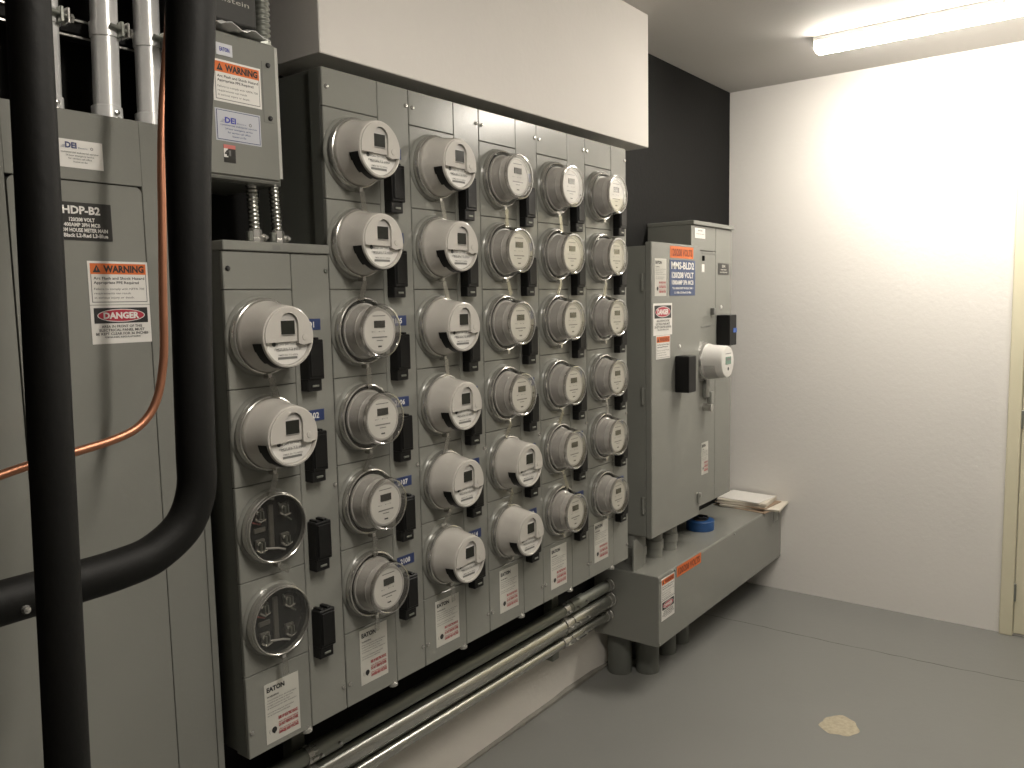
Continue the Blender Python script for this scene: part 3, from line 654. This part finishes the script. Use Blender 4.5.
t=thing('dark_control_box','dark grey box with pale script lettering above the junction box','electrical box',(1.0,YW,2.112))
MB().box(.970,1.100,.050,YW-.001,2.112,2.42,DARKBOX,.003).build('enclosure',t)
MB().box(.968,1.103,.040,.050,2.110,2.422,DARKBOX,.003).build('front_cover',t)
b=MB(); b.flat=True; b.text('uhlstein',.999,2.1475,.0100,.0393,OFFW,width=.086,bold=.0); b.build('lettering',t,smooth=False)
# crumpled sheet on top of the box
random.seed(4); b=MB(); nx,ny=14,6; vs=[]
for k in (0,1):
    for i in range(nx+1):
        for j in range(ny+1):
            u=i/nx; v=j/ny; taper=1-.8*max(0,(u-.55)/.45)
            x=.925+.172*u; y=-.022*taper+(.085)*v; z=2.0765+.014*taper*(.5+.5*math.sin(i*1.3+j))*(1-v*.3)+.006*math.sin(u*9)*(1-u)+.002 - (0.0 if v>.3 else .004*taper*(1-v/.3))
            vs.append((x,y,max(z,2.0752)+(.0012 if k else 0)))
q=(nx+1)*(ny+1); fs=[]
for i in range(nx):
    for j in range(ny):
        A=i*(ny+1)+j; fs+=[(A,A+1,A+ny+2,A+ny+1),(q+A,q+A+ny+1,q+A+ny+2,q+A+1)]
for e in ([i*(ny+1) for i in range(nx+1)],[i*(ny+1)+ny for i in range(nx+1)],list(range(ny+1)),[nx*(ny+1)+j for j in range(ny+1)]):
    for a_,c_ in zip(e,e[1:]): fs.append((a_,c_,q+c_,q+a_))
b.add(vs,fs,CREASE); tag(b.build('crumpled_paper'),'crumpled white paper lying on top of the junction box','paper')

# ------------------------------------------------------------------ shiny conduits above the distribution panel
for i,(x0,x1,l) in enumerate(((.722,.742,'leftmost shiny vertical conduit, next to the black pipe'),(.8335,.855,'middle shiny vertical conduit above the distribution panel'),(.921,.939,'rightmost shiny vertical conduit above the distribution panel'))):
    zb=1.8875; R=.0245; y=.16; f=lambda z:x0+(x1-x0)*(z-zb)/(ZC-zb)
    o=thing('vertical_conduit',l,'conduit',(x0,y,zb),'shiny conduits above the distribution panel')
    MB().tube([(x0,y,zb),(x1,y,ZC-.0005)],R,EMT,32).build('conduit_tube',o)
    MB().lathe([(R+.0035,zb),(R+.0035,zb+.036),(R,zb+.038)],EMT,x0,y,0,28,axis='z').build('connector',o)
    for z in (zb+.010,zb+.023): MB().lathe([(0,-.007),(.0045,-.006),(.0045,0)],STEEL,x0+.004,y-R-.003,z,10).build('screw',o)
    zc=2.068; xc=f(zc); b=MB(); b.lathe([(R+.0004,zc-.013),(R+.003,zc-.013),(R+.003,zc+.013),(R+.0004,zc+.013)],EMT,xc,y,0,28,axis='z')
    b.box(xc+R-.012,xc+R-.006,y-R-.016,y-R+.006,zc-.014,zc+.014,GALVD,.001).box(xc+R+.000,xc+R+.005,y-R-.016,y-R+.010,zc-.014,zc+.014,STEEL,.001)
    b.tube([(xc+R-.030,y-R-.010,zc+.004),(xc+R+.010,y-R-.010,zc-.003)],.004,GALVD,10).lathe([(.009,xc+R+.006),(.009,xc+R+.011)],STEEL,0,y-R-.010,zc-.004,6,axis='x',cap0=True,cap1=True)
    b.build('pipe_clamp',o)
t=thing('strut_channel','dark strut channel running behind the shiny vertical conduits','bracket',(.6,YW,2.045))
MB().box(.1,.990,.194,YW-.001,2.062,2.092,BLACKD,.001).build('channel_back',t)
for z in (2.084,2.053): MB().box(.1,.990,.186,.194,z-.002,z+.003,STEEL,.001).build('channel_lip',t)

# ------------------------------------------------------------------ pipes in front
def smooth_path(pts,n=6):
    P=[Vector(p) for p in pts]; out=[]
    for i in range(len(P)-1):
        p0=P[max(i-1,0)];p1=P[i];p2=P[i+1];p3=P[min(i+2,len(P)-1)]
        for k in range(n):
            t=k/n; out.append(.5*((2*p1)+(-p0+p2)*t+(2*p0-5*p1+4*p2-p3)*t*t+(-p0+3*p1-3*p2+p3)*t**3))
    return out+[P[-1]]
f=lambda z:.393+(z-1.844)*.0247
b=MB(); b.tube([(f(z),-.55,z) for z in (0,.6,1.04,1.5,1.84,2.2,ZC)],[.0225,.0225,.0222,.0215,.0205,.0205,.0205],RUBBER,36)
tag(b.build('insulated_pipe',sharp=60),'straight vertical black insulated pipe closest to the camera at the left','pipe','black insulated pipes')
P=[(.715,ZC),(.684,2.25),(.671,1.954),(.654,1.75),(.644,1.516),(.640,1.40),(.638,1.332),(.635,1.275),(.613,1.229),(.567,1.200),(.520,1.192),(.460,1.190),(.375,1.190),(0,1.185),(-.8,1.18),(-1.599,1.175)]
sp=smooth_path([(x,-.4,z) for x,z in P],6)
def rad(p): z=p.z; return .0268+(.0062*min(1,max(0,(z-1.50)/.45)))
b=MB(); b.tube(sp,[rad(p) for p in sp],RUBBER,36)
o=tag(b.build('insulated_pipe',sharp=60),'bent black insulated pipe coming down and turning left in front of the grey panel','pipe','black insulated pipes')
MB().lathe([(0,-.006),(.004,-.005),(.0055,0)],STEEL,.392,-.4265,1.183,10).build('rivet',o)
P=[(.845,ZC),(.834,2.25),(.822,2.062),(.808,1.959),(.797,1.880),(.788,1.779),(.784,1.70),(.776,1.56),(.772,1.47),(.766,1.425),(.755,1.382),(.737,1.350),(.708,1.327),(.665,1.314),(.609,1.305),(.537,1.295),(.400,1.272),(.1,1.25),(-1.599,1.25)]
b=MB(); b.tube(smooth_path([(x,-.1,z) for x,z in P],5),.0072,COPPER,16)
tag(b.build('copper_pipe',sharp=60),'thin copper pipe bending left across the grey distribution panel','pipe')

# ------------------------------------------------------------------ camera
yaw,pitch,roll=math.radians(37.21448),math.radians(-5.79301),math.radians(-1.15669)
cy,sy_=math.cos(yaw),math.sin(yaw); cp,spi=math.cos(pitch),math.sin(pitch)
Fv=Vector((cy*cp,sy_*cp,spi)); Rv=Vector((sy_,-cy,0)); Uv=Rv.cross(Fv)
R2=Rv*math.cos(roll)+Uv*math.sin(roll); U2=-Rv*math.sin(roll)+Uv*math.cos(roll)
cam=bpy.data.cameras.new('camera'); co=bpy.data.objects.new('camera',cam); C.objects.link(co)
cam.sensor_width=36; cam.lens=816.2666/1024*36; cam.clip_start=.02
M=Matrix(((R2.x,U2.x,-Fv.x,0),(R2.y,U2.y,-Fv.y,-1.45),(R2.z,U2.z,-Fv.z,1.5329),(0,0,0,1)))
co.matrix_world=M; sc.camera=co

w=bpy.data.worlds.new('world'); sc.world=w; w.use_nodes=True
w.node_tree.nodes['Background'].inputs[0].default_value=(.02,.02,.02,1)
sc.view_settings.view_transform='Standard'; sc.view_settings.look='None'; sc.view_settings.gamma=1; sc.view_settings.use_curve_mapping=False
sc.view_settings.exposure=2.3
sc.cycles.use_denoising=True
sc.cycles.max_bounces=10; sc.cycles.transparent_max_bounces=16
